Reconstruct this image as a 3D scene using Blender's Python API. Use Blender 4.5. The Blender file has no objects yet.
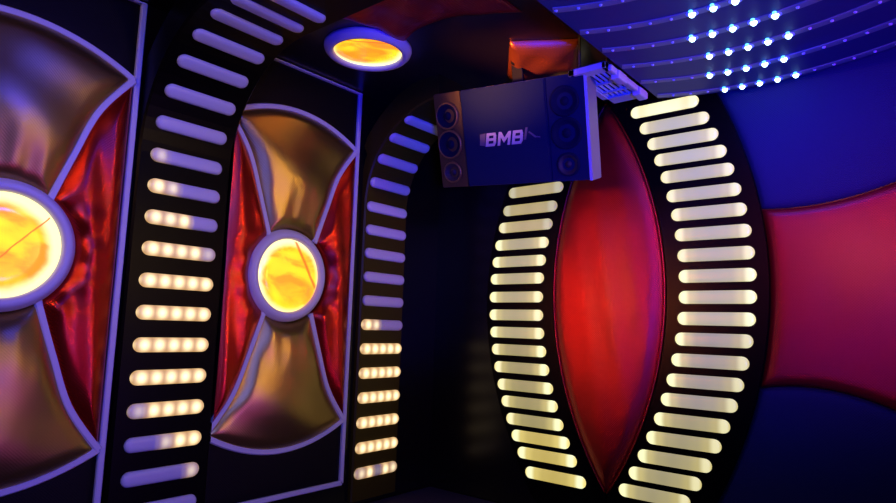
import bpy, bmesh, math, random
from math import sin, cos, pi, sqrt, radians
from mathutils import Vector, Matrix, Euler
random.seed(4)
S = bpy.context.scene
COL = S.collection

# ------------------------------------------------------------------ helpers
def tag(o, label=None, cat=None, group=None, kind=None):
    if label: o['label'] = label
    if cat: o['category'] = cat
    if group: o['group'] = group
    if kind: o['kind'] = kind
    return o

def empty(name, loc=(0, 0, 0), rot=(0, 0, 0), label=None, cat=None, group=None):
    o = bpy.data.objects.new(name, None); COL.objects.link(o)
    o.empty_display_size = .05
    o.location = loc; o.rotation_euler = rot
    return tag(o, label, cat, group)

def mesh_obj(name, bm, mat, parent=None, smooth=False, loc=(0, 0, 0), rot=(0, 0, 0)):
    bmesh.ops.recalc_face_normals(bm, faces=bm.faces[:])
    me = bpy.data.meshes.new(name); bm.to_mesh(me); bm.free()
    if smooth:
        for f in me.polygons: f.use_smooth = True
    if mat: me.materials.append(mat)
    o = bpy.data.objects.new(name, me); COL.objects.link(o)
    o.location = loc; o.rotation_euler = rot
    if parent: o.parent = parent
    return o

def copy_part(src, parent, loc=None, rot=None):
    c = src.copy(); COL.objects.link(c); c.parent = parent
    if loc is not None: c.location = loc
    if rot is not None: c.rotation_euler = rot
    return c

def add_box(bm, a, b, bev=0):
    cx = [(a[i]+b[i])/2 for i in range(3)]; sz = [abs(b[i]-a[i]) for i in range(3)]
    t = bmesh.new()
    bmesh.ops.create_cube(t, size=1)
    for v in t.verts: v.co = Vector((v.co[0]*sz[0]+cx[0], v.co[1]*sz[1]+cx[1], v.co[2]*sz[2]+cx[2]))
    if bev: bmesh.ops.bevel(t, geom=t.edges[:], offset=bev, segments=2, affect='EDGES', profile=.5)
    merge(bm, t); return bm

def merge(bm, t, M=None):
    if M is not None: t.transform(M)
    me = bpy.data.meshes.new('tmp'); t.to_mesh(me); t.free(); bm.from_mesh(me); bpy.data.meshes.remove(me)

def extrude_poly(bm, pts, y0, y1, bev=0):
    """outline in (x,z) extruded from y0 (back) to y1 (front)"""
    t = bmesh.new()
    A = [t.verts.new((x, y0, z)) for x, z in pts]; B = [t.verts.new((x, y1, z)) for x, z in pts]
    n = len(pts)
    for i in range(n):
        j = (i+1) % n; t.faces.new((A[i], A[j], B[j], B[i]))
    fb = t.faces.new(B); fa = t.faces.new(A[::-1])
    if bev:
        bmesh.ops.bevel(t, geom=list(fb.edges), offset=bev, segments=2, affect='EDGES', profile=.5)
    merge(bm, t)

def ribbon(bm, pts, w, y0, y1, closed=False):
    """flat moulding of width w following a polyline in (x,z)"""
    n = len(pts); L = []; R = []
    for i in range(n):
        if closed: a, b = pts[i-1], pts[(i+1) % n]
        else: a, b = pts[max(i-1, 0)], pts[min(i+1, n-1)]
        d = Vector((b[0]-a[0], b[1]-a[1])); d.normalize(); nn = Vector((-d.y, d.x))
        k = 1.0
        if 0 < i < n-1 or closed:
            e = Vector((pts[i][0]-a[0], pts[i][1]-a[1])); e.normalize()
            k = 1/max(.5, abs(e.dot(d)))
        p = Vector(pts[i]); L.append(p+nn*w/2*k); R.append(p-nn*w/2*k)
    e = w*.18
    def ring(i):
        l, r = L[i], R[i]; m = (r-l).normalized()*e; mid = y1+(y0-y1)*.25
        return [bm.verts.new((l.x, y0, l.y)), bm.verts.new((l.x, mid, l.y)), bm.verts.new(((l+m).x, y1, (l+m).y)),
                bm.verts.new(((r-m).x, y1, (r-m).y)), bm.verts.new((r.x, mid, r.y)), bm.verts.new((r.x, y0, r.y))]
    V = [ring(i) for i in range(n)]
    for i in range(n if closed else n-1):
        a, b = V[i], V[(i+1) % n]
        for k in range(6): bm.faces.new((a[k], a[(k+1) % 6], b[(k+1) % 6], b[k]))
    if not closed:
        bm.faces.new(V[0]); bm.faces.new(V[-1][::-1])

def quad_curve(pts, n=24):
    """smooth Catmull-Rom through points"""
    out = []; P = [pts[0]]+list(pts)+[pts[-1]]
    for i in range(1, len(P)-2):
        p0, p1, p2, p3 = [Vector(q) for q in P[i-1:i+3]]
        for k in range(n):
            t = k/n
            out.append(tuple(.5*((2*p1)+(p2-p0)*t+(2*p0-5*p1+4*p2-p3)*t*t+(3*p1-p0-3*p2+p3)*t**3)))
    out.append(tuple(pts[-1])); return out

def resample(pts, n):
    d = [0]
    for i in range(1, len(pts)): d.append(d[-1]+math.dist(pts[i], pts[i-1]))
    out = []; j = 0
    for k in range(n+1):
        s = d[-1]*k/n
        while j < len(d)-2 and d[j+1] < s: j += 1
        t = (s-d[j])/max(1e-9, d[j+1]-d[j]); t = min(1, max(0, t))
        out.append((pts[j][0]+(pts[j+1][0]-pts[j][0])*t, pts[j][1]+(pts[j+1][1]-pts[j][1])*t))
    return out

def cushion(bm, bottom, top, left, right, h, edge=.04, base=.0, crown=.35, wrinkle=None, nu=40, nv=56):
    """padded leather pad: Coons patch between four outline curves in (x,z); puffed towards -y"""
    B = resample(bottom, nu); T = resample(top, nu); Lc = resample(left, nv); Rc = resample(right, nv)
    out = B+Rc+T[::-1]+Lc[::-1]
    segs = [(Vector(out[i]), Vector(out[(i+1) % len(out)])) for i in range(len(out))]
    def dist(p):
        m = 9
        for a, b in segs:
            ab = b-a; l = ab.length_squared
            t = 0 if l < 1e-12 else max(0, min(1, (p-a).dot(ab)/l))
            q = (p-(a+ab*t)).length
            if q < m: m = q
        return m
    G = []; D = []
    for j in range(nv+1):
        v = j/nv; row = []; dr = []
        for i in range(nu+1):
            u = i/nu
            p = Vector(B[i])*(1-v)+Vector(T[i])*v+Vector(Lc[j])*(1-u)+Vector(Rc[j])*u \
                - (Vector(B[0])*(1-u)*(1-v)+Vector(B[-1])*u*(1-v)+Vector(T[0])*(1-u)*v+Vector(T[-1])*u*v)
            row.append(p); dr.append(dist(p))
        G.append(row); D.append(dr)
    dm = max(max(r) for r in D)
    V = []
    for j in range(nv+1):
        row = []
        for i in range(nu+1):
            d = D[j][i]; p = G[j][i]
            k = min(1, d/edge); y = h*((1-crown)*sqrt(max(0, 1-(1-k)**2))+crown*(max(0, sin(pi*i/nu))**.8)*(max(0, sin(pi*j/nv))**.7)*sin(pi/2*k))
            if wrinkle: y += wrinkle(p.x, p.y, d)*k
            row.append(bm.verts.new((p.x, base-y, p.y)))
        V.append(row)
    for j in range(nv):
        for i in range(nu):
            bm.faces.new((V[j][i], V[j][i+1], V[j+1][i+1], V[j+1][i]))
    # closed rim and back so that the pad is a solid
    rim = V[0]+[V[j][nu] for j in range(1, nv+1)]+[V[nv][i] for i in range(nu-1, -1, -1)]+[V[j][0] for j in range(nv-1, 0, -1)]
    back = [bm.verts.new((v.co.x, base+.004, v.co.z)) for v in rim]
    n = len(rim)
    for i in range(n): bm.faces.new((rim[i], back[i], back[(i+1) % n], rim[(i+1) % n]))
    bm.faces.new(back)
    bmesh.ops.remove_doubles(bm, verts=bm.verts[:], dist=.0004)

def pill(bm, w, h, y0, y1, seg=10):
    """bar with round ends and a domed face, centred, in (x,z), front at y1"""
    r = h/2; rings = []
    for (ins, y) in ((0, y0), (0, y0+(y1-y0)*.45), (r*.16, y0+(y1-y0)*.82), (r*.45, y1), (r*.8, y1+(y1-y0)*.03)):
        rr = r-ins; ring = []
        for sx in (1, -1):
            for k in range(seg+1):
                a = -pi/2+pi*k/seg if sx == 1 else pi/2+pi*k/seg
                ring.append(bm.verts.new((sx*(w/2-r)+cos(a)*rr, y, sin(a)*rr)))
        rings.append(ring)
    n = len(rings[0])
    for a, b in zip(rings, rings[1:]):
        for i in range(n): bm.faces.new((a[i], a[(i+1) % n], b[(i+1) % n], b[i]))
    bm.faces.new(rings[-1]); bm.faces.new(rings[0][::-1])

def lathe(bm, prof, seg=64, axis='y'):
    """profile [(r, y)] revolved about local y"""
    rings = []
    for r, y in prof:
        if r < 1e-6: rings.append([bm.verts.new((0, y, 0))])
        else: rings.append([bm.verts.new((r*cos(2*pi*k/seg), y, r*sin(2*pi*k/seg))) for k in range(seg)])
    for a, b in zip(rings, rings[1:]):
        for k in range(seg):
            j = (k+1) % seg
            if len(a) == 1 and len(b) == 1: continue
            if len(a) == 1: bm.faces.new((a[0], b[j], b[k]))
            elif len(b) == 1: bm.faces.new((a[k], a[j], b[0]))
            else: bm.faces.new((a[k], a[j], b[j], b[k]))

# ------------------------------------------------------------------ materials
def new_mat(name):
    m = bpy.data.materials.new(name); m.use_nodes = True
    nt = m.node_tree; b = nt.nodes['Principled BSDF']
    return m, nt, b
def plain(name, col, rough=.5, metal=0, coat=0, coat_r=.15, spec=.5, noise=0, nscale=30):
    m, nt, b = new_mat(name)
    b.inputs['Base Color'].default_value = (*col, 1); b.inputs['Roughness'].default_value = rough
    b.inputs['Metallic'].default_value = metal; b.inputs['Coat Weight'].default_value = coat
    b.inputs['Coat Roughness'].default_value = coat_r; b.inputs['Specular IOR Level'].default_value = spec
    if noise:
        tc = nt.nodes.new('ShaderNodeTexCoord'); n = nt.nodes.new('ShaderNodeTexNoise'); n.inputs['Scale'].default_value = nscale
        n.inputs['Detail'].default_value = 4
        nt.links.new(tc.outputs['Object'], n.inputs['Vector'])
        bp = nt.nodes.new('ShaderNodeBump'); bp.inputs['Strength'].default_value = noise; bp.inputs['Distance'].default_value = .002
        nt.links.new(n.outputs['Fac'], bp.inputs['Height']); nt.links.new(bp.outputs['Normal'], b.inputs['Normal'])
    return m
def mth(nt, op, a, b=None, c=None):
    n = nt.nodes.new('ShaderNodeMath'); n.operation = op
    for i, v in enumerate((a, b, c)):
        if v is None: continue
        if isinstance(v, (int, float)): n.inputs[i].default_value = v
        else: nt.links.new(v, n.inputs[i])
    return n.outputs[0]
def leather(name, col, rough, metal, coat, period=.008, bump=.25, coat_r=.3):
    """foil-faced leatherette with a fine woven emboss"""
    m = plain(name, col, rough, metal, coat, coat_r); nt = m.node_tree; b = nt.nodes['Principled BSDF']
    tc = nt.nodes.new('ShaderNodeTexCoord'); sp = nt.nodes.new('ShaderNodeSeparateXYZ')
    nt.links.new(tc.outputs['Object'], sp.inputs[0]); k = 2*pi/period
    sx = mth(nt, 'SINE', mth(nt, 'MULTIPLY', sp.outputs['X'], k)); sz = mth(nt, 'SINE', mth(nt, 'MULTIPLY', sp.outputs['Z'], k))
    w = mth(nt, 'MULTIPLY', sx, sz)
    n = nt.nodes.new('ShaderNodeTexNoise'); n.inputs['Scale'].default_value = 9; n.inputs['Detail'].default_value = 3
    nt.links.new(tc.outputs['Object'], n.inputs['Vector'])
    h = mth(nt, 'ADD', mth(nt, 'MULTIPLY', w, .5), mth(nt, 'MULTIPLY', n.outputs['Fac'], 5.0))
    bp = nt.nodes.new('ShaderNodeBump'); bp.inputs['Strength'].default_value = bump; bp.inputs['Distance'].default_value = .0022
    nt.links.new(h, bp.inputs['Height']); nt.links.new(bp.outputs['Normal'], b.inputs['Normal'])
    return m

BLACK = plain('black gloss', (.004, .0035, .004), .25, 0, .0, .1, .28, noise=.15, nscale=12)
BLACKM = plain('black matt', (.008, .007, .009), .7)
OLIVE = plain('olive black board', (.034, .028, .003), .4, spec=.15, noise=.1)
BLACKL = leather('black leather', (.004, .003, .005), .55, 0, .0, bump=.3)
BLACKL.node_tree.nodes['Principled BSDF'].inputs['Specular IOR Level'].default_value = .12
GOLD = leather('gold leather', (.42, .275, .075), .32, .93, .45, bump=.2)
RED = leather('red leather', (.50, .016, .006), .27, .85, .25, coat_r=.3)
COPPER = leather('copper leather', (.50, .12, .035), .38, .8, .3)
RED3 = leather('red leather deep', (.46, .010, .006), .36, .75, .35, coat_r=.4, bump=.5)
RED2 = leather('crimson leather', (.42, .010, .014), .36, .6, .3, bump=.45)
BLUE = leather('navy upholstery', (.0015, .012, .062), .8, 0, 0, bump=.5)
WHITE_BLUED = plain('blue-lit moulding', (.50, .54, .70), .45, noise=.08)  # white moulding with the blue room light put into its base colour
PLC = (.50, .56, .72, 1)  # opal white, tinted with the blue light that falls on it
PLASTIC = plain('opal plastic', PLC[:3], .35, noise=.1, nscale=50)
VENTW = plain('vent white', (.55, .54, .46), .5)

def bar_mat(name, stops, length, gain, base=(.6, .58, .6)):
    """opal diffuser lit by the diodes behind it: glow profile along the bar's own length"""
    m, nt, b = new_mat(name)
    b.inputs['Base Color'].default_value = (*base, 1); b.inputs['Roughness'].default_value = .35
    tc = nt.nodes.new('ShaderNodeTexCoord'); sp = nt.nodes.new('ShaderNodeSeparateXYZ'); nt.links.new(tc.outputs['Object'], sp.inputs[0])
    u = mth(nt, 'ADD', mth(nt, 'DIVIDE', sp.outputs['X'], length), .5)
    r = nt.nodes.new('ShaderNodeValToRGB'); nt.links.new(u, r.inputs[0]); cr = r.color_ramp
    while len(cr.elements) > 1: cr.elements.remove(cr.elements[-1])
    cr.elements[0].position = stops[0][0]; cr.elements[0].color = (*stops[0][1], 1)
    for p, c in stops[1:]:
        e = cr.elements.new(p); e.color = (*c, 1)
    cr.interpolation = 'EASE'
    nt.links.new(r.outputs[0], b.inputs['Emission Color']); b.inputs['Emission Strength'].default_value = gain
    return m
_bc = {}
def blob_bar(w):
    """opal bar with five warm diodes behind it, w = brightness of each"""
    if w in _bc: return _bc[w]
    m, nt, b = new_mat('diffuser diodes '+'-'.join(str(int(x*100)) for x in w)); L = .232
    b.inputs['Roughness'].default_value = .35
    tc = nt.nodes.new('ShaderNodeTexCoord'); sp = nt.nodes.new('ShaderNodeSeparateXYZ'); nt.links.new(tc.outputs['Object'], sp.inputs[0])
    u = mth(nt, 'ADD', mth(nt, 'DIVIDE', sp.outputs['X'], L*.94), .5)
    dx = mth(nt, 'MULTIPLY', mth(nt, 'SUBTRACT', mth(nt, 'FRACT', mth(nt, 'MULTIPLY', u, 5)), .5), L*.94/5)
    r2 = mth(nt, 'ADD', mth(nt, 'MULTIPLY', dx, dx), mth(nt, 'MULTIPLY', mth(nt, 'MULTIPLY', sp.outputs['Z'], sp.outputs['Z']), .8))
    g = mth(nt, 'EXPONENT', mth(nt, 'MULTIPLY', r2, -1/.0145**2))
    r = nt.nodes.new('ShaderNodeValToRGB'); nt.links.new(u, r.inputs[0]); cr = r.color_ramp; cr.interpolation = 'LINEAR'
    while len(cr.elements) > 1: cr.elements.remove(cr.elements[-1])
    cr.elements[0].position = .07; cr.elements[0].color = (w[0],)*3+(1,)
    for k in range(5):
        for q in (.055, .145):
            if k == 0 and q < .1: continue
            e = cr.elements.new(.2*k+q); e.color = (w[k],)*3+(1,)
    mx = nt.nodes.new('ShaderNodeMix'); mx.data_type = 'RGBA'; nt.links.new(g, mx.inputs[0])
    mx.inputs[6].default_value = (.52, .27, .08, 1); mx.inputs[7].default_value = (2.0, 1.6, .85, 1)
    m2 = nt.nodes.new('ShaderNodeMix'); m2.data_type = 'RGBA'; m2.blend_type = 'MULTIPLY'; m2.inputs[0].default_value = 1
    nt.links.new(mx.outputs[2], m2.inputs[6]); nt.links.new(r.outputs[0], m2.inputs[7])
    nt.links.new(m2.outputs[2], b.inputs['Emission Color']); b.inputs['Emission Strength'].default_value = 1.0
    m3 = nt.nodes.new('ShaderNodeMix'); m3.data_type = 'RGBA'; nt.links.new(r.outputs[0], m3.inputs[0])
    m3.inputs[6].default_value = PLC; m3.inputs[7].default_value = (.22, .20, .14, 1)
    nt.links.new(m3.outputs[2], b.inputs['Base Color'])
    _bc[w] = m
    return m
def end_bar(key, l, m_, r, midc):
    if key in _bc: return _bc[key]
    E_ = (1.0, .92, .50); Y = (.80, .66, .20)
    def sc(c, k): return tuple(min(1, x*k) for x in c)
    Q = tuple(.45*a+.55*b for a, b in zip(Y, midc)); V = tuple(.12*a+.88*b for a, b in zip(Y, midc))
    st = [(0, sc(Y, l)), (.05, sc(E_, l)), (.09, sc(E_, l)), (.18, sc(Q, (l+m_)/2)), (.32, sc(V, m_)), (.5, sc(midc, m_)), (.68, sc(V, m_)),
          (.82, sc(Q, (r+m_)/2)), (.91, sc(E_, r)), (.95, sc(E_, r)), (1, sc(Y, r))]
    _bc[key] = bar_mat('diffuser edge-lit '+key, st, .254, 1.05, (.10, .10, .10))
    return _bc[key]

def onyx(name, rad, seed, rim_dir, vein, hot=.8):
    """back-lit marbled disc: orange to yellow stone, white glow near the rim LEDs"""
    m, nt, b = new_mat(name)
    b.inputs['Base Color'].default_value = (.5, .3, .05, 1); b.inputs['Roughness'].default_value = .2
    tc = nt.nodes.new('ShaderNodeTexCoord'); sp = nt.nodes.new('ShaderNodeSeparateXYZ'); nt.links.new(tc.outputs['Object'], sp.inputs[0])
    mp = nt.nodes.new('ShaderNodeMapping'); mp.inputs['Location'].default_value = (seed, seed*.7, seed*1.3); mp.inputs['Scale'].default_value = (1, 1, 1.8)
    mp.inputs['Rotation'].default_value = (0, .6, 0)
    nt.links.new(tc.outputs['Object'], mp.inputs[0])
    n = nt.nodes.new('ShaderNodeTexNoise'); n.inputs['Scale'].default_value = 6; n.inputs['Detail'].default_value = 4; n.inputs['Distortion'].default_value = .8
    nt.links.new(mp.outputs[0], n.inputs['Vector'])
    r = nt.nodes.new('ShaderNodeValToRGB'); cr = r.color_ramp
    cr.elements[0].position = .40; cr.elements[0].color = (1, .22, .002, 1)
    cr.elements[1].position = .62; cr.elements[1].color = (1, .58, .004, 1)
    nt.links.new(n.outputs['Fac'], r.inputs[0])
    x, z = sp.outputs['X'], sp.outputs['Z']
    rr = mth(nt, 'DIVIDE', mth(nt, 'SQRT', mth(nt, 'ADD', mth(nt, 'MULTIPLY', x, x), mth(nt, 'MULTIPLY', z, z))), rad)
    dr = mth(nt, 'ADD', mth(nt, 'MULTIPLY', x, rim_dir[0]/rad), mth(nt, 'MULTIPLY', z, rim_dir[1]/rad))
    ringv = mth(nt, 'ADD', mth(nt, 'ADD', rr, mth(nt, 'MULTIPLY', dr, .16)), mth(nt, 'MULTIPLY', mth(nt, 'SUBTRACT', n.outputs['Fac'], .5), .25))
    mr = nt.nodes.new('ShaderNodeMapRange'); mr.interpolation_type = 'SMOOTHSTEP'
    mr.inputs['From Min'].default_value = hot; mr.inputs['From Max'].default_value = hot+.22
    nt.links.new(ringv, mr.inputs['Value'])
    mx = nt.nodes.new('ShaderNodeMix'); mx.data_type = 'RGBA'
    nt.links.new(mr.outputs[0], mx.inputs[0]); nt.links.new(r.outputs[0], mx.inputs[6]); mx.inputs[7].default_value = (1, .86, .42, 1)
    # a natural vein across the stone: line a*x + b*z = c
    a_, b_, c_, s0, s1 = vein
    wob = mth(nt, 'MULTIPLY', mth(nt, 'SUBTRACT', n.outputs['Fac'], .5), .014)
    ln = mth(nt, 'ABSOLUTE', mth(nt, 'ADD', mth(nt, 'SUBTRACT', mth(nt, 'ADD', mth(nt, 'MULTIPLY', x, a_), mth(nt, 'MULTIPLY', z, b_)), c_), wob))
    vm = nt.nodes.new('ShaderNodeMapRange'); vm.inputs['From Min'].default_value = s0; vm.inputs['From Max'].default_value = s1
    vm.inputs['To Min'].default_value = 1; vm.inputs['To Max'].default_value = 0
    nt.links.new(ln, vm.inputs['Value'])
    vlim = mth(nt, 'MULTIPLY', vm.outputs[0], mth(nt, 'LESS_THAN', rr, .97))
    mx2 = nt.nodes.new('ShaderNodeMix'); mx2.data_type = 'RGBA'
    nt.links.new(vlim, mx2.inputs[0]); nt.links.new(mx.outputs[2], mx2.inputs[6]); mx2.inputs[7].default_value = (.75, .08, .0, 1)
    nt.links.new(mx2.outputs[2], b.inputs['Emission Color']); b.inputs['Emission Strength'].default_value = 1.6
    return m
def glow(name, col, s):
    m, nt, b = new_mat(name); b.inputs['Emission Color'].default_value = (*col, 1); b.inputs['Emission Strength'].default_value = s
    b.inputs['Base Color'].default_value = (.5, .5, .6, 1); return m

# ------------------------------------------------------------------ room shell
X1, Y0, H = 4.2, -4.6, 2.45
def shell(name, a, b, mat):
    o = mesh_obj(name, add_box(bmesh.new(), a, b), mat); o['kind'] = 'structure'; return o
CARPET = plain('dark carpet', (.02, .015, .03), .9, noise=.6, nscale=90)
CEIL = plain('dark lacquer ceiling', (.010, .007, .010), .30, 0, .2, .15, noise=.2, nscale=7)
BOARD = plain('black board', (.0015, .0015, .0015), .35, spec=.08, noise=.15)
DWALL = plain('dark wall', (.03, .015, .03), .6)
shell('floor', (-.1, Y0-.1, -.1), (X1+.1, .1, 0), CARPET)
shell('ceiling', (-.1, Y0-.1, H), (X1+.1, .1, H+.1), CEIL)
shell('wall_left', (-.1, Y0, 0), (0, 0, H), BLACK)
shell('wall_back', (-.1, 0, 0), (X1+.1, .1, H), BLACK)
shell('wall_right', (X1, Y0, 0), (X1+.1, 0, H), DWALL)
shell('wall_front', (-.1, Y0-.1, 0), (X1+.1, Y0, H), DWALL)

RL = (0, 0, pi/2)                       # things on the left wall: local x = +y, local -y = into the room
# ------------------------------------------------------------------ padded panels with round lamps (left wall)
ZC = 1.667
CORN = (.285, .53)
side_tr = quad_curve([CORN, (.20, .41), (.147, .27), (.100, .132)], 10)       # upper right curved moulding
def flipx(p): return [(-x, z) for x, z in p]
def flipz(p): return [(x, -z) for x, z in p]
def arc_disc(a0, a1, r, n=24): return [(r*cos(a0+(a1-a0)*k/n), r*sin(a0+(a1-a0)*k/n)) for k in range(n+1)]
top_arc = [(x, .53+.080*(1-(x/.285)**2)) for x in [(-.285+.57*k/24) for k in range(25)]]
HW = .298
def wall_panel(y, label, left_upright=True, ztop=.780, zbot=-.769):
    t = empty('padded_panel', (0, y, ZC), RL, label, 'wall panel', 'padded panels on the left wall')
    G = .006
    r0 = .150; aT = math.atan2(.132, .100)
    up = [(x*.985, z) for x, z in side_tr]
    # gold pads: between the two side mouldings, top arc and the lamp ring
    def wr(sgn):
        def f(x, z, d):
            near = max(0, 1-(sqrt(x*x+z*z)-.15)/.20)
            return .0028*near*sin(x*95+sgn)*min(1, d/.02) - .004*sin(z*26+x*14+sgn*2)
        return f
    right = [p for p in side_tr][::-1]
    bm = bmesh.new(); cushion(bm, arc_disc(pi-aT, aT, .166), top_arc, flipx(right), right, .062, .050, crown=.60, wrinkle=wr(1))
    mesh_obj('gold_cushion', bm, GOLD, t, True, (0, -.003, 0))
    bm = bmesh.new(); cushion(bm, flipz(top_arc), flipz(arc_disc(pi-aT, aT, .166)), flipx(flipz(side_tr)), flipz(side_tr), .062, .050, crown=.60, wrinkle=wr(2.3))
    mesh_obj('gold_cushion', bm, GOLD, t, True, (0, -.003, 0))
    # red pads: between the side mouldings and the upright frame
    for s in (1, -1):
        inner = [(x, z) for x, z in side_tr]+[(x, z) for x, z in arc_disc(aT, -aT, .166, 20)][1:-1]+[(x, z) for x, z in flipz(side_tr)][::-1]
        inner = [(x*s, z) for x, z in inner][::-1]
        outer = [(s*.286, -.53+1.06*k/30) for k in range(31)]
        a = [inner[0], outer[0]]; b = [inner[-1], outer[-1]]
        def wf(x, z, d, s=s):
            q = sqrt(x*x+z*z); near = max(0, 1-(q-.16)/.11)
            return .007*near*sin(math.atan2(z, abs(x))*15+s)*min(1, d/.015)+.0035*sin(abs(x)*70+z*9*s)
        bm = bmesh.new()
        L_, R_ = (inner, outer) if s == 1 else (outer, inner)
        if s == 1: cushion(bm, a, b, L_, R_, .042, .045, crown=.35, wrinkle=wf, nu=30, nv=80)
        else: cushion(bm, a[::-1], b[::-1], L_, R_, .042, .045, crown=.35, wrinkle=wf, nu=30, nv=80)
        mesh_obj('red_cushion', bm, RED, t, True, (0, -.003, 0))
    # black leather fields above and below
    bm = bmesh.new(); cushion(bm, top_arc, [(-.286, ztop-.01), (.286, ztop-.01)], [(-.286, .53), (-.286, ztop-.01)], [(.286, .53), (.286, ztop-.01)], .007, .03, nv=20)
    mesh_obj('black_leather_field', bm, BLACKL, t, True, (0, -.002, 0))
    bm = bmesh.new(); cushion(bm, [(-.286, zbot+.01), (.286, zbot+.01)], flipz(top_arc), [(-.286, zbot+.01), (-.286, -.53)], [(.286, zbot+.01), (.286, -.53)], .007, .03, nv=20)
    mesh_obj('black_leather_field', bm, BLACKL, t, True, (0, -.002, 0))
    # pale mouldings
    bm = bmesh.new(); w = .021
    ribbon(bm, top_arc, w, .001, -.020); ribbon(bm, flipz(top_arc), w, .001, -.020)
    for f in (lambda p: p, flipx, flipz, lambda p: flipx(flipz(p))): ribbon(bm, f(side_tr), w, .001, -.021)
    xl_ = -HW if left_upright else -.272
    for s in ((1, -1) if left_upright else (1,)): ribbon(bm, [(s*HW, zbot), (s*HW, ztop)], .018, .001, -.012)
    ribbon(bm, [(xl_, ztop-.004), (HW, ztop-.004)], .007, .001, -.014); ribbon(bm, [(xl_, zbot), (HW, zbot)], .018, .001, -.012)
    mesh_obj('frame', bm, WHITE_BLUED, t)
    if not left_upright:                       # the neighbouring fixture's board covers this panel's left border
        for c in t.children:
            bm = bmesh.new(); bm.from_mesh(c.data)
            bmesh.ops.bisect_plane(bm, geom=bm.verts[:]+bm.edges[:]+bm.faces[:], plane_co=(-.266, 0, 0), plane_no=(-1, 0, 0), clear_outer=True)
            bm.to_mesh(c.data); bm.free()
    return t
wall_panel(-1.709, 'padded gold and red leather wall panel cut by the left edge of the photo')
wall_panel(-.826, 'padded gold and red leather wall panel between the two arched light columns', False)

def round_lamp(name, loc, rot, ri, ro, mat, label, cat, group=None, depth=.040):
    t = empty(name, loc, rot, label, cat, group)
    bm = bmesh.new(); m = (ri+ro)/2
    lathe(bm, [(ri, 0), (ri, -depth*.55), (ri+.004, -depth*.92), (m-.006, -depth), (m+.004, -depth*.96), (ro-.010, -depth*.80), (ro-.003, -depth*.62), (ro, -depth*.3), (ro, 0), (ri, 0)], 72)
    mesh_obj('ring', bm, WHITE_BLUED, t, True)
    bm = bmesh.new(); lathe(bm, [(0, -depth*.62), (ri*.6, -depth*.60), (ri*1.005, -depth*.55), (ri*1.005, -depth*.35), (0, -depth*.35)], 72)
    mesh_obj('marbled_diffuser', bm, mat, t, True)
    return t
round_lamp('round_wall_lamp', (0, -1.704, 1.672), RL, .134, .170, onyx('onyx a', .134, 3.1, (.3, .2), (.75, -.66, .02, .0005, .003), .70),
           'round yellow marbled lamp, cut by the left edge of the photo', 'wall lamp', 'round wall lamps')
round_lamp('round_wall_lamp', (0, -.839, 1.667), RL, .130, .166, onyx('onyx b', .130, 7.7, (-.6, .5), (.86, .52, .085, .001, .009), .80),
           'round orange marbled lamp in the padded panel between the light columns', 'wall lamp', 'round wall lamps')
round_lamp('round_ceiling_lamp', (.340, -.800, H), (pi/2, 0, .72), .116, .150, onyx('onyx c', .116, 1.4, (0, -1.2), (.1, 1, .078, .001, .005), .86),
           'round yellow marbled lamp set in the ceiling', 'ceiling lamp', depth=.03)

# ------------------------------------------------------------------ arched light columns on the left wall
def rib_point(s, z0, zs=1.985, R=.375, x0=.022):
    """arc-length along the rib from z0: returns (x, z, tangent angle from vertical)"""
    st = zs-z0
    if s <= st: return (x0, z0+s, 0)
    s -= st; q = R*pi/2
    if s <= q: a = s/R; return (x0+R-R*cos(a), zs+R*sin(a), a)
    return (x0+R+(s-q), zs+R, pi/2)
def arched_column(ys, z0, n, spec, board_mat, label, olive_margin, tail=.46):
    t = empty('arched_light_fixture', (0, ys, 0), RL, label, 'light column', 'arched light columns')
    L = (1.985-z0)+.375*pi/2+tail; N = 60; hw = olive_margin
    bm = bmesh.new(); prev = None; secs = []
    zb = .82
    pts = [(.022, zb, 0)]+[rib_point(L*k/N, z0) for k in range(N+1)]
    for (x, z, a) in pts:
        bx, bz = (0.0, z) if a == 0 else (max(0, x-.05*cos(a)-0.0) if a < .5 else x-.05*cos(a), min(H, z+.09*sin(a)))
        if a >= .5: bx, bz = x-.10*cos(a), min(H, z+.105*sin(a)+.0)
        # local: x -> world y, local -y -> world x
        e = .006
        secs.append([bm.verts.new((-hw, -max(bx, 0.0), bz)), bm.verts.new((-hw, -(x-e*cos(a)), z+e*sin(a))), bm.verts.new((-hw+e, -x, z)), bm.verts.new((hw-e, -x, z)),
                     bm.verts.new((hw, -(x-e*cos(a)), z+e*sin(a))), bm.verts.new((hw, -max(bx, 0.0), bz))])
    for a, b in zip(secs, secs[1:]):
        for k in range(6): bm.faces.new((a[k], a[(k+1) % 6], b[(k+1) % 6], b[k]))
    bm.faces.new(secs[0]); bm.faces.new(secs[-1][::-1])
    mesh_obj('board', bm, board_mat, t)
    proto = {}
    for k in range(n):
        x, z, a = rib_point(k*spec['step']+max(0, k-11)*.0055, z0)
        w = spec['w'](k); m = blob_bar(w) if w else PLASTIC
        if m.name not in proto:
            b_ = bmesh.new(); pill(b_, .232, .043, .001, -.013)
            o = mesh_obj('light_bar', b_, m, t, True); proto[m.name] = o
        else: o = copy_part(proto[m.name], t)
        o.location = (0, -x, z); o.rotation_euler = (a, 0, 0)
        if w and k % 3 == 1: pass
    return t
def w1(k):      # from the lowest bar (z=.958) upwards
    return {0: None, 1: (0, 0, 0, .0, .35), 2: (0, 0, .35, 1, 1), 3: (.25, 1, 1, 1, 1), 4: (1,)*5, 5: (1,)*5, 6: (1,)*5, 7: (1,)*5, 8: (1, .9, .9, .9, .25), 9: (.9, .8, .9, 0, 0),
            10: (.9, .45, 0, 0, 0), 11: (.28, 0, 0, 0, 0)}.get(k)
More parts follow.
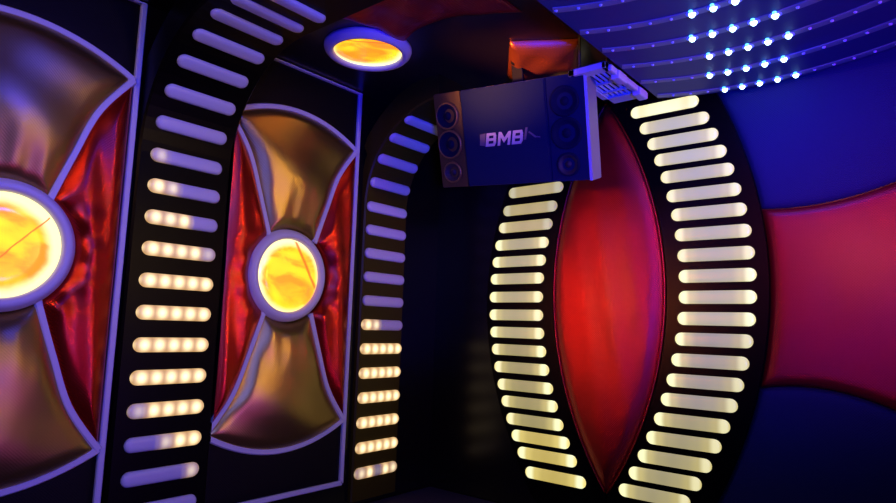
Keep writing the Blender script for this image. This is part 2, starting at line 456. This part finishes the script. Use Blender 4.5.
def w2(k):
    return {0: (.5, .9, .1, .9, .6), 1: (1,)*5, 2: (1,)*5, 3: (1,)*5, 4: (1,)*5, 5: (1,)*5, 6: (.9, .6, 0, 0, 0)}.get(k)
arched_column(-1.2445, .950, 19, dict(step=.0945, w=w1), BOARD, 'nearer arched black light column, left of the round orange lamp', .150)
arched_column(-.3625, .924, 16, dict(step=.0963, w=w2), OLIVE, 'farther arched light column beside the room corner, behind the speaker', .124, .0)

# ------------------------------------------------------------------ back wall: curved light columns, almond cushion, panels
def xv(z, s):    # almond outline
    return .853+s*(.0+1.0*(sqrt(max(0, 1.35**2-(z-1.652)**2))-1.1335)*1.028)
ZA, ZB = .925, 2.382
def colR(z): return 1.123-(z-1.68)**2/2.4
def colL(z): return .323+(z-1.62)**2/2.36
def outR(z): return 1.405-(z-1.68)**2/2.9
def outL(z): return .308+(z-1.62)**2/2.45
zr = [ZA-.09+(2.44-ZA+.09)*k/40 for k in range(41)]
def column_thing(inner, outer, zs, xl, label, mats, w):
    t = empty('curved_light_fixture', (0, 0, 0), (0, 0, 0), label, 'light column', 'curved light columns')
    pts = [(inner(z), z) for z in zr]+[(outer(z), z) for z in reversed(zr)]
    bm = bmesh.new(); extrude_poly(bm, pts, 0, -.022, .004)
    mesh_obj('board', bm, BOARD, t)
    proto = {}
    for i, z in enumerate(zs):
        m = mats(i)
        if m.name not in proto:
            b_ = bmesh.new(); pill(b_, w, .044, .001, -.010); o = mesh_obj('light_bar', b_, m, t, True); proto[m.name] = o
        else: o = copy_part(proto[m.name], t)
        o.location = (xl(z)+w/2, -.021, z)
    return t
zR = [2.318, 2.251, 2.187, 2.123, 2.057, 1.986, 1.917, 1.845, 1.772, 1.70, 1.628, 1.556, 1.486, 1.415, 1.346, 1.279, 1.211, 1.145, 1.079, 1.016, .952]
zL = [2.285, 2.215, 2.145, 2.0745, 1.9995, 1.928, 1.854, 1.782, 1.71, 1.634, 1.56, 1.488, 1.417, 1.346, 1.276, 1.21, 1.143, 1.08, 1.018, .948]
MR = (.50, .45, .29); ML = (.44, .37, .14)
def mR(i):
    if i == 0: return end_bar('R0', 1.2, 1.5, 1.1, (.75, .66, .36))
    if i < 4: return end_bar('R1', .95, .95, .95, (.50, .46, .32))
    if i < 9: return end_bar('R2', .95, .85, .9, MR)
    if i < 12: return end_bar('R3', 1.1, .85, 1.15, MR)
    if i < 16: return end_bar('R4', 1.1, .8, .75, (.40, .35, .27))
    return end_bar('R5', 1.1, .9, .8, (.38, .33, .17))
def mL(i):
    if i < 5: return end_bar('L0', .55, .85, .50, (.50, .40, .11))
    if i < 6: return end_bar('L1', .85, .9, .55, (.48, .38, .12))
    if i < 12: return end_bar('L2', 1.1, .9, 1.0, (.44, .38, .17))
    if i < 17: return end_bar('L3', 1.0, .75, 1.1, ML)
    return end_bar('L4', 1.15, .95, 1.2, (.55, .42, .10))
zt = max(zr)
column_thing(lambda z: max(.8545, xv(z, 1)+.0055), outR, zR, colR, 'right curved light column of glowing bars on the back wall', mR, .248)
column_thing(outL, lambda z: min(.8515, xv(z, -1)-.0055), zL, colL, 'left curved light column of glowing bars, its top behind the speaker', mL, .260)

t = empty('almond_cushion', (.853, -.004, 1.652), (0, 0, 0), 'tall red almond-shaped leather cushion between the curved light columns', 'wall cushion')
nz = [ZA+.004+(ZB-ZA-.008)*k/80 for k in range(81)]
rc = [(xv(z, 1)-.853, z-1.652) for z in nz]; lc = [(xv(z, -1)-.853, z-1.652) for z in nz]
bm = bmesh.new(); cushion(bm, [lc[0], rc[0]], [lc[-1], rc[-1]], lc, rc, .060, .050, crown=.55, nu=44, nv=96,
                          wrinkle=lambda x, z, d: .0012*sin(x*60+z*9))
mesh_obj('leather_pad', bm, RED3, t, True, (0, -.002, 0))
for s, c in ((1, rc), (-1, lc)):
    bm = bmesh.new(); ribbon(bm, [(x-s*.003, z) for x, z in c], .006, -.001, -.022); mesh_obj('piping', bm, RED3, t, True)

# right part of the back wall: crimson waist between two navy fields
XE = 2.25
def topz(x): return 1.908+max(0, (x-1.47)**2)/1.5
def botz(x): return 1.357-(x-1.49)**2/1.05
def edge_curve(z0, z1, n=24): return [(outR(z0+(z1-z0)*k/n)+.001, z0+(z1-z0)*k/n) for k in range(n+1)]
def xs_(z): return outR(z)+.001
def hor(f, x0, x1, n=40): return [(x0+(x1-x0)*k/n, f(x0+(x1-x0)*k/n)) for k in range(n+1)]
def fld(name, lab, cat, bz, tz, mat, h):
    zb, zt_ = bz(xs_(bz(1.39))), tz(xs_(tz(1.39)))
    B = hor(bz, xs_(zb), XE); T = hor(tz, xs_(zt_), XE)
    bm = bmesh.new(); cushion(bm, B, T, edge_curve(B[0][1], T[0][1]), [(XE, B[-1][1]), (XE, T[-1][1])], h, .035, crown=.3, nu=50, nv=40)
    return tag(mesh_obj(name, bm, mat, None, True, (0, -.002, 0)), lab, cat)
fld('crimson_wall_cushion', 'crimson leather cushion with concave top and bottom edges at right edge of photo', 'wall cushion', botz, topz, RED2, .028)
fld('navy_wall_cushion', 'navy upholstered field above the crimson leather cushion', 'wall cushion', lambda x: topz(x)+.004, lambda x: H-.002, BLUE, .018)
fld('navy_wall_cushion', 'navy upholstered field below the crimson leather cushion', 'wall cushion', lambda x: .80, lambda x: botz(x)-.004, BLUE, .018)

# ------------------------------------------------------------------ ceiling
# dropped ceiling box that carries the diode strips
ZD = 2.316
bk = [(x, -.080-(x-1.41)**2/(1.3 if x < 1.41 else 1.7)+.032) for x in [1.095+k*(2.10-1.095)/30 for k in range(31)]]
bm = bmesh.new(); out = bk+[(2.10, -1.30), (1.095, -1.30)]
A = [bm.verts.new((x, y, ZD)) for x, y in out]; B = [bm.verts.new((x, y, H-.001)) for x, y in out]
for k in range(len(out)): bm.faces.new((A[k], A[(k+1) % len(out)], B[(k+1) % len(out)], B[k]))
bm.faces.new(A[::-1]); bm.faces.new(B)
o = mesh_obj('trim_1', bm, plain('blue black lacquer', (.012, .015, .10), .55, 0, .0, noise=.2)); o['kind'] = 'structure'
TAPE = plain('pale tape', (.22, .22, .22), .5)
LIT = glow('lit diode', (.50, .80, 1.0), 8.0); HALO = glow('diode halo', (.0, .03, 1.0), .8); CYAN = glow('diode chip', (.1, .65, 1.0), 2.5)
DIM = plain('clear diode', (.55, .58, .75), .25)
YR = [-.793, -.646, -.508, -.370, -.224, -.080]
lit = [(99, 99), (1.370, 1.60), (1.325, 1.56), (1.335, 1.56), (1.290, 1.52), (1.296, 1.52)]
x_off = [1.11, 1.121, 1.130, 1.134, 1.145, 1.150]
NM = ['frontmost', 'second', 'third', 'fourth', 'fifth', 'sixth']
led_proto = None
for r in range(6):
    t = empty('ceiling_diode_strip', (1.41, YR[r], ZD), (0, 0, 0), '', 'light strip', 'curved diode strips under the dropped ceiling')  # tape strips fixed flush under the dropped box, not suspended
    t['label'] = ['topmost curved diode strip, all its diodes unlit, nearest the top edge of the photo',
                  'curved diode strip just below the unlit topmost strip, lit as it leaves the photo',
                  'third curved diode strip from the top, five diodes lit', 'fourth curved diode strip from the top, last of its five lit diodes small',
                  'curved diode strip directly above the lowest diode strip', 'lowest curved diode strip, nearest the back wall and the curved light column'][r]
    Rr = .65
    def yy(x): return -(x-1.41)**2/(2*(Rr if x < 1.41 else .85))
    pts = [(x, yy(x)) for x in [1.103+k*(1.80-1.103)/40 for k in range(41)]]
    # tape: horizontal ribbon
    bm = bmesh.new(); ribbon(bm, [(x-1.41, y) for x, y in pts], .026, 0, -.003)
    bmesh.ops.rotate(bm, verts=bm.verts[:], cent=(0, 0, 0), matrix=Matrix.Rotation(pi/2, 3, 'X'))
    for v in bm.verts: v.co = Vector((v.co.x, -v.co.y, v.co.z))
    # after the rotation the outline's z is along +/-y and its depth along z
    mesh_obj('tape', bm, TAPE, t)
    x = x_off[r]
    while x < 1.79:
        on = lit[r][0] <= x <= lit[r][1]
        bm = bmesh.new()
        if on: lathe(bm, [(.0085, 0), (.0085, -.004), (.006, -.009), (.003, -.011), (0, -.0115)], 16)
        else: lathe(bm, [(.0045, 0), (.0045, -.002), (.003, -.0045), (0, -.005)], 10)
        o = mesh_obj('diode', bm, LIT if on else DIM, t, True, (x-1.41, yy(x), -.002), (pi/2, 0, 0))
        if on:
            o['label'] = 'lit blue-white diode'
            bm = bmesh.new(); lathe(bm, [(.0155, 0), (.0155, -.0012), (0, -.0015)], 20)  # glowing blue disc added to stand for the bloom round a lit diode
            h_ = mesh_obj('lens', bm, HALO, o, True, (0, -.0005, 0)); h_['label'] = 'deep blue painted halo round the lit diode'
            bm = bmesh.new(); lathe(bm, [(.0050, 0), (.0050, -.002), (.003, -.005), (0, -.006)], 12)
            mesh_obj('chip', bm, CYAN, o, True, (.001, 0, .0155))
        x += .0520

# red leather on the ceiling, spreading from the round ceiling lamp into the room
def ceil_pad(name, outline, loc, mat, h, label, cat):
    """outline = (bottom, top, left, right) curves in (local x, local z) -> world x, y"""
    bm = bmesh.new(); cushion(bm, *outline, h, .04, crown=.4, nu=36, nv=30, wrinkle=lambda x, z, d: .006*sin(x*38+z*21)*sin(z*30-x*9))
    for v in bm.verts: v.co = Vector((v.co.x, v.co.z, v.co.y))
    return tag(mesh_obj(name, bm, mat, None, True, loc), label, cat)
q0 = [(.40, -.98), (.47, -.90), (.47, -.81), (.44, -.70)]
ceil_pad('ceiling_cushion', ([(.36, -1.085), (.60, -1.09), (.90, -1.30)], quad_curve([(.45, -.745), (.56, -.80), (.72, -.80), (.90, -.70)], 8),
         [(.36, -1.085), (.44, -.98), (.475, -.88), (.45, -.745)], [(.90, -1.30), (.90, -.70)]), (0, 0, H-.004), RED2, .018,
         'dark red leather cushion on the ceiling beside the round ceiling lamp', 'ceiling cushion')
ceil_pad('ceiling_cushion', ([(.764, -.560), (.958, -.440)], [(.60, -.33), (.83, -.20)], [(.764, -.560), (.60, -.33)], [(.958, -.440), (.83, -.20)]), (0, 0, H-.004), COPPER, .045,
         'glowing orange-red padded leather block on the ceiling above the speaker', 'ceiling cushion')

# ------------------------------------------------------------------ hanging speaker
SPK = plain('speaker grille cloth', (.005, .012, .036), .7, spec=.08, noise=.8, nscale=320)
BAF = plain('bronze baffle', (.06, .042, .018), .5, .3, 0, spec=.2, noise=.2)
SIDE = plain('grey speaker side', (.24, .23, .22), .5, .2)
CAB = plain('speaker cabinet', (.05, .045, .05), .5)
CONE = plain('speaker cone', (.003, .005, .020), .7, spec=.06)
GREYL = plain('logo grey', (.26, .27, .33), .4)
DGREY = plain('logo dark grey', (.04, .04, .09), .5)
Rs = Euler((.330, .055, .106), 'XYZ')
sp = empty('speaker', (.693, -.463, 2.166), Rs, 'black karaoke speaker hanging from the ceiling in front of the corner', 'speaker')
w2_, h2 = .29, .171
def plan_prism(pts, z0, z1, bev=0):
    t = bmesh.new()
    A = [t.verts.new((x, y, z0)) for x, y in pts]; B = [t.verts.new((x, y, z1)) for x, y in pts]; n = len(pts)
    for i in range(n): t.faces.new((A[i], A[(i+1) % n], B[(i+1) % n], B[i]))
    t.faces.new(A[::-1]); t.faces.new(B)
    if bev: bmesh.ops.bevel(t, geom=t.edges[:], offset=bev, segments=2, affect='EDGES')
    return t
mesh_obj('cabinet', plan_prism([(-w2_, .004), (w2_, .004), (w2_-.002, .075), (.17, .235), (-.17, .235), (-w2_+.002, .075)], -h2, h2, .004), CAB, sp)
gl, gr = -.165, .158
mesh_obj('grille', plan_prism([(gl, -.012), (gr, -.012), (gr+.006, .006), (gl-.006, .006)], -h2+.003, h2-.003, .003), SPK, sp)
mesh_obj('baffle', plan_prism([(-w2_+.001, .003), (gl-.004, -.008), (gl-.004, .006), (-w2_+.001, .006)], -h2+.001, h2-.001, .001), BAF, sp)
RIM = plain('bronze rim', (.13, .08, .03), .4, .4)
RB = plain('dark baffle', (.005, .010, .036), .7, spec=.06)
mesh_obj('baffle', plan_prism([(gr+.005, -.008), (w2_-.002, -.004), (w2_-.002, .006), (gr+.005, .006)], -h2+.001, h2-.001, .001), RB, sp)
bm = bmesh.new(); t = plan_prism([(w2_-.003, -.002), (w2_+.007, .002), (w2_+.007, .085), (w2_-.003, .085)], -h2-.002, h2+.002, .002); merge(bm, t)
mesh_obj('side_panel', bm, SIDE, sp)
for sx, cx, yf in ((-1, -.231, -.0035), (1, .222, -.0065)):
    for cz, r in ((.088, .046), (-.014, .049), (-.115, .036)):
        bm = bmesh.new(); k = -1
        lathe(bm, [(r, .002), (r, -.006), (r-.004, -.008), (r-.008, -.004), (r*.55, .001), (r*.34, .002), (r*.28, -.004), (0, -.006)], 40)
        d = mesh_obj('driver', bm, CONE if cz > -.1 else BLACKM, sp, True, (cx, yf, cz), (0, 0, .04*sx))
        bm = bmesh.new(); lathe(bm, [(r+.003, .003), (r+.003, -.006), (r+.001, -.0085), (r-.003, -.0085), (r-.004, -.005)], 40)
        mesh_obj('rim', bm, RIM if sx < 0 else CONE, d, True)
def stroke_glyph(bm, x0, z0, w, h, polys):
    for p in polys:
        extrude_poly(bm, [(x0+u*w+.20*v*h, z0+v*h) for u, v in p], -.011, -.0138)
B_ = [[(0, 0), (.26, 0), (.26, 1), (0, 1)], [(.26, .80), (.95, .80), (.86, 1), (.26, 1)], [(.26, .41), (1, .41), (1, .60), (.26, .60)], [(.26, 0), (.88, 0), (1, .20), (.26, .20)],
      [(.72, .60), (.98, .60), (.98, .80), (.72, .80)], [(.76, .20), (1.02, .20), (1.02, .41), (.76, .41)]]
M_ = [[(0, 0), (.20, 0), (.20, 1), (0, 1)], [(.80, 0), (1, 0), (1, 1), (.80, 1)], [(.20, 1), (.20, .62), (.50, .18), (.50, .55)], [(.80, 1), (.50, .55), (.50, .18), (.80, .62)]]
bm = bmesh.new()
stroke_glyph(bm, -.080, -.034, .040, .046, B_); stroke_glyph(bm, -.032, -.034, .048, .046, M_); stroke_glyph(bm, .023, -.034, .040, .046, B_)
mesh_obj('lettering', bm, GREYL, sp)
bm = bmesh.new(); extrude_poly(bm, [(-.102, -.028), (-.083, -.031), (-.075, .012), (-.098, .010)], -.011, -.0135); mesh_obj('emblem', bm, DGREY, sp)
bm = bmesh.new(); extrude_poly(bm, [(.070, -.022), (.078, -.022), (.088, .018), (.080, .018)], -.011, -.0135)
extrude_poly(bm, [(.088, .002), (.093, .004), (.122, -.018), (.112, -.018)], -.011, -.0135); extrude_poly(bm, [(.118, -.014), (.130, -.016), (.131, -.020), (.119, -.018)], -.011, -.0135)
mesh_obj('emblem', bm, DGREY, sp)
# hanging bracket: strap from the cabinet top up to the ceiling, with its knob
METAL = plain('bracket steel', (.004, .004, .006), .6, spec=.1)
bm = bmesh.new(); add_box(bm, (-.012, .10, h2-.02), (.030, .112, h2+.135), .002); add_box(bm, (-.03, .09, h2-.004), (.05, .17, h2+.006), .002)
mesh_obj('bracket', bm, METAL, sp)
bm = bmesh.new(); lathe(bm, [(0, -.022), (.010, -.020), (.013, -.008), (.012, 0), (0, 0)], 16); mesh_obj('knob', bm, METAL, sp, True, (.008, .099, h2+.075))

# ------------------------------------------------------------------ white ceiling air vent behind the speaker
v = empty('ceiling_air_vent', (1.012, -.350, 2.30), (0, 0, 0), 'white louvred air vent under the ceiling, half hidden behind the speaker', 'air vent')
bm = bmesh.new(); a, b_ = .063, .150
for q in (((-a, -b_, 0), (-a+.020, b_, .02)), ((a-.012, -b_, 0), (a, b_, .02)), ((-a, -b_, 0), (a, -b_+.035, .02)), ((-a, b_-.055, 0), (a, b_, .02))): add_box(bm, *q, .001)
mesh_obj('frame', bm, VENTW, v)
bm = bmesh.new(); add_box(bm, (-a+.003, -b_+.003, .018), (a-.003, b_-.003, .024)); mesh_obj('back_plate', bm, BLACKM, v)
for sx in (-1, 1):
    for sy in (-1, 1):
        bm = bmesh.new(); add_box(bm, (sx*.05-.003, sy*.10-.003, .02), (sx*.05+.003, sy*.10+.003, .1495)); mesh_obj('hanger_rod', bm, BLACKM, v)
ns = 6
for k in range(ns):
    bm = bmesh.new(); x = -a+.024+(2*a-.04)*k/(ns-1)
    add_box(bm, (-.0035, -b_+.03, -.004), (.0035, b_-.045, .004), .0008)
    mesh_obj('slat', bm, VENTW, v, False, (x, 0, .009), (0, .5, 0))
for yb in (-.03, .045):
    bm = bmesh.new(); add_box(bm, (-a+.01, yb, .002), (a-.01, yb+.010, .010), .001); mesh_obj('cross_bar', bm, VENTW, v)
bm = bmesh.new(); add_box(bm, (a-.001, -.13, -.004), (a+.010, b_+.01, .016), .002); mesh_obj('hinge_rail', bm, VENTW, v)
for yb in (-.09, .075):
    bm = bmesh.new(); add_box(bm, (a-.012, yb, -.016), (a+.018, yb+.062, .012), .005); mesh_obj('clip', bm, VENTW, v)

# ------------------------------------------------------------------ corner sofa along both walls (only its top edge shows)
SOFA = plain('sofa leather', (.035, .025, .055), .42, 0, .2, noise=.9, nscale=60)
so = empty('corner_sofa', (0, 0, 0), (0, 0, 0), 'dark corner sofa whose backrest top runs along the foot of both walls', 'sofa')
def lshape(bm, w, z0, z1, off=.004):
    t = bmesh.new(); o1 = off; pts = [(o1, -o1), (o1, -3.2), (w, -3.2), (w, -w), (3.4, -w), (3.4, -o1)]
    A = [t.verts.new((x, y, z0)) for x, y in pts]; B = [t.verts.new((x, y, z1)) for x, y in pts]
    for i in range(6): t.faces.new((A[i], A[(i+1) % 6], B[(i+1) % 6], B[i]))
    t.faces.new(A[::-1]); t.faces.new(B); bmesh.ops.bevel(t, geom=t.edges[:], offset=.006, segments=2, affect='EDGES'); merge(bm, t)
bm = bmesh.new(); lshape(bm, .22, .0, .798); mesh_obj('backrest', bm, SOFA, so)
bm = bmesh.new(); lshape(bm, .80, .10, .43, .2205); mesh_obj('seat', bm, SOFA, so)
bm = bmesh.new(); lshape(bm, .74, .0, .10, .23); mesh_obj('plinth', bm, BLACKM, so)

# ------------------------------------------------------------------ added area lights, mostly unseen and without fixtures
def area(name, loc, aim, size, col, power, spread=180):
    l = bpy.data.lights.new(name, 'AREA'); l.shape = 'DISK'; l.size = size; l.color = col; l.energy = power; l.spread = radians(spread)
    o = bpy.data.objects.new(name, l); COL.objects.link(o); o.location = loc
    o.rotation_euler = (Vector(aim)-Vector(loc)).to_track_quat('-Z', 'Y').to_euler(); return o
area('violet_wash', (3.0, -3.3, 2.2), (0, -1.05, 1.5), .5, (.10, .135, 1.0), 6, 66)
area('violet_ceiling', (1.35, -1.36, 2.40), (0, -1.7, 2.0), .26, (.02, .03, 1.0), 3.6, 90)  # added for the blue highlight on the nearer panel's upper gold pad
area('violet_side', (3.7, -.8, 1.0), (0, -1.7, 1.3), .5, (.06, .07, 1.0), 2.2, 60)  # added for the highlight on the nearer panel's lower gold pad
area('violet_high', (.35, -2.2, 2.36), (.85, 0, 2.05), .5, (.12, .02, 1.0), 0.4, 50)  # added for the purple sheen high on the almond cushion
area('blue_wash', (2.9, -3.0, 1.2), (1.2, -.25, 2.5), .35, (.0, .008, 1.0), 21, 48)
area('diode_blue', (1.45, -.35, 2.27), (1.6, -.05, 1.5), .3, (.0, .02, 1.0), 3.2)
area('amber_wash', (1.1, -2.9, 2.38), (0, -1.5, 2.0), .3, (1.0, .50, .10), 1.9, 90)
area('amber_side', (3.0, -.45, 1.9), (0, -.85, 1.8), .2, (1.0, .60, .10), 1.3, 50)  # added to brighten the gold pads between the arched columns
area('amber_speaker', (.25, -1.3, 1.95), (.78, -.40, 2.42), .12, (1.0, .32, .06), 0.9, 24)  # added spot that warms the leather block above the speaker
area('magenta_wash', (2.4, -1.0, .9), (0, -1.2, 1.6), .12, (1.0, .04, .85), 0.6, 80)
area('magenta_right', (4.0, -1.3, 2.2), (1.1, 0, 1.98), .2, (.9, .02, .9), 1.0, 30)  # added for the magenta streak on the almond cushion's right edge
area('red_wash', (.15, -2.5, 1.75), (.84, 0, 1.60), .25, (1.0, .20, .04), .75, 22)  # added to make the red hot spot on the almond cushion
area('red_fill', (1.30, -3.0, 2.15), (1.70, 0, 1.85), .3, (1.0, .12, .06), .6, 24)  # added fill that reddens the crimson cushion
W = bpy.data.worlds.new('w'); S.world = W; W.use_nodes = True
W.node_tree.nodes['Background'].inputs[0].default_value = (.02, .01, .05, 1); W.node_tree.nodes['Background'].inputs[1].default_value = .3

# ------------------------------------------------------------------ camera
cd = bpy.data.cameras.new('camera'); cam = bpy.data.objects.new('camera', cd); COL.objects.link(cam); S.camera = cam
pit, rol, yaw = .12221, .03138, .6910
fw = Vector((-sin(yaw)*cos(pit), cos(yaw)*cos(pit), sin(pit))); r0 = Vector((cos(yaw), sin(yaw), 0)); u0 = r0.cross(fw)
r_ = r0*cos(rol)+u0*sin(rol); u_ = -r0*sin(rol)+u0*cos(rol)
M = Matrix((r_, u_, -fw)).transposed().to_4x4(); M.translation = Vector((1.866, -2.179, 1.5)); cam.matrix_world = M
cd.sensor_fit = 'HORIZONTAL'; cd.sensor_width = 36; cd.lens = 619.07/896*36; cd.clip_start = .02
vs = S.view_settings; vs.view_transform = 'Standard'; vs.look = 'None'; vs.gamma = 1; vs.exposure = 0; vs.use_curve_mapping = False
